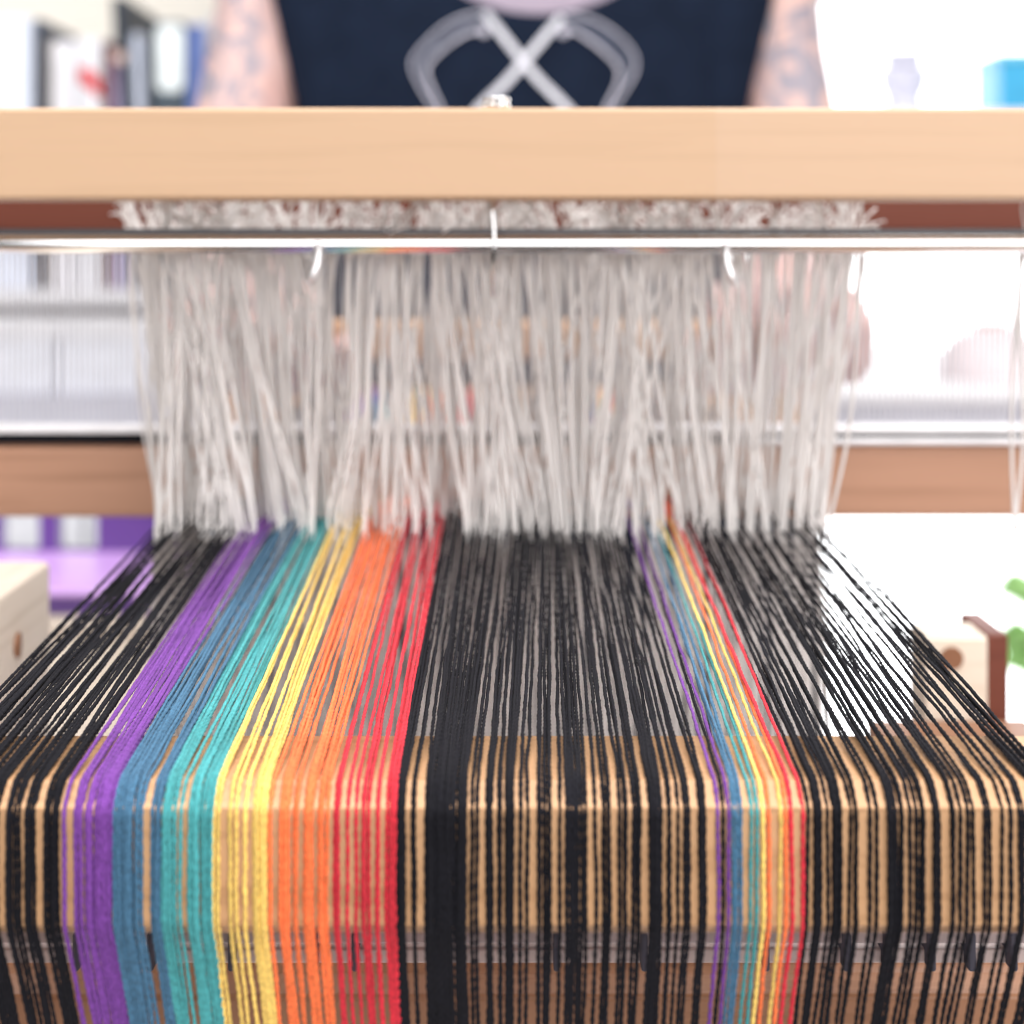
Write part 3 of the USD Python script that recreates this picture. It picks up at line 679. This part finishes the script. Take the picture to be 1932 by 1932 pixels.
part('box_body', bx(c0[0], c1[0], 2.2, 2.32, zl2 + .0005, zt(112, 2.2), .003), plain('cyan', (.03, .36, .62), .4), bb, 30)
part('lid', bx(c0[0] - .004, c1[0] + .004, 2.195, 2.325, zt(112, 2.2), zt(98, 2.2), .003), plain('cyan_pale', (.22, .62, .74), .4), bb, 30)

# potted plant low at the right edge
pl = thing('potted_plant', 'green leafy plant low at the right edge by the window', 'plant', (.70, 1.9, 0))
LEAF = mat('leaf', {'o': ('geometry', {}), 'r': ('rgb_ramp', {'ramp': [(0, (.45, .75, .28)), (1, (.60, .86, .42))]}), 'd': ('principled_bsdf', {'roughness': .5}), 't': ('translucent_bsdf', {}), 'm': ('mix_closure', {'fac': .45})},
    [('o.random_per_island', 'r.fac'), ('r.color', 'd.base_color'), ('r.color', 't.color'), ('d.BSDF', 'm.closure1'), ('t.BSDF', 'm.closure2')], surface='m.closure')
pp = trimesh.creation.revolve(np.array([(0, 0), (.11, 0), (.15, .28), (.16, .28), (.16, .30), (.13, .30), (.125, .26), (0, .26)]), 32); pp.apply_translation((.72, 1.9, 0))
part('pot', pp, WHITE, pl, 40)
part('stem', cat([tube([(.72 + .05 * q, 1.9, .25), (.72 + .06 * q, 1.9, .5), (.72 + .09 * q, 1.9 + .02 * q, .74)], .008, 8) for q in (-1, 0, 1)]), plain('stem_green', (.12, .2, .05)), pl, True)
prng = np.random.default_rng(3)
def leaf(p, yaw, pitch, L):
    W = L * .5
    pts = []
    for t in np.linspace(0, 1, 7):
        w = W * math.sin(math.pi * min(1, t * 1.02)) ** .8 if 0 < t < 1 else .001
        pts += [(-w, t * L, -.25 * L * t * t + .02), (0, t * L, -.25 * L * t * t), (w, t * L, -.25 * L * t * t + .02)]
    f = []
    for i in range(6):
        for j in range(2):
            a = i * 3 + j
            f += [[a, a + 1, a + 4], [a, a + 4, a + 3]]
    m = trimesh.Trimesh(np.array(pts), np.array(f), process=False)
    m.apply_transform(trimesh.transformations.euler_matrix(pitch, 0, yaw))
    m.apply_translation(p); return m
for (u, v, L, yaw) in ((1935, 1152, .040, 1.5), (1945, 1146, .045, 1.2), (1935, 1240, .042, 1.6), (1938, 1258, .045, 1.3), (1944, 1285, .045, 1.8), (1950, 1235, .045, 1.5), (2010, 1215, .05, 2.2), (2040, 1180, .06, -1.2), (2060, 1110, .06, -.8), (2030, 1260, .06, .6), (2080, 1230, .07, -2.0)):
    part('leaf', leaf(at(u, v, 1.88 + prng.uniform(-.04, .04)), yaw, prng.uniform(.6, 1.2), L), LEAF, pl, True)

# shallow purple tray with a slotted back, on a pale wooden box, at the left behind the loom
d0, d1 = .98, 1.10
zc_ = zt(1112, d0)
zq = zt(1163, d0)
x0, x1 = -.42, -.205
wbx = thing('wooden_box', 'pale wooden box under the purple tray behind the left warp threads', 'box', (-.30, 1.04, TZ))
part('box_body', bx(x0 + .01, x1 - .004, d0 + .004, d1 + .008, TZ + .0005, zq - .009, .003), PALEWX, wbx, 30)
part('lid', bx(x0 + .006, x1, d0, d1 + .012, zq - .0088, zq, .002), PALEWX, wbx, 30)
cr = thing('tray', 'shallow purple plastic tray with two square openings, at the left under the beater', 'tray', (-.30, 1.04, zq))
PUR = plain('purple_plastic', (.13, .055, .27), .35, .6, .08, 20)
part('tray_body', bx(x0, x1, d0, d1, zq + .0005, zc_ - .004, .003), PUR, cr, 30)
part('lid', bx(x0 - .003, x1 + .003, d0 - .004, d1 + .003, zc_ - .004, zc_, .002), plain('lit_purple_lid', (.66, .40, .82), .25, .6, .05, 20), cr, 30)  # purple tray top, its colour lightened to lilac for the light falling on it
zh0, zh1 = zt(1034, 1.11), zt(976, 1.11)
holes = [(at(12, 0, 1.11)[0], at(82, 0, 1.11)[0]), (at(118, 0, 1.11)[0], at(190, 0, 1.11)[0])]
wall = sbox(x0, zc_ + .0002, x1, zh1 + .022)
for h0, h1 in holes: wall = wall.difference(sbox(h0 + .004, zh0 + .004, h1 - .004, zh1 + .004 - .004).buffer(.004))
part('back_wall', prism_y(wall, 1.10, 1.113), PUR, cr, 30)
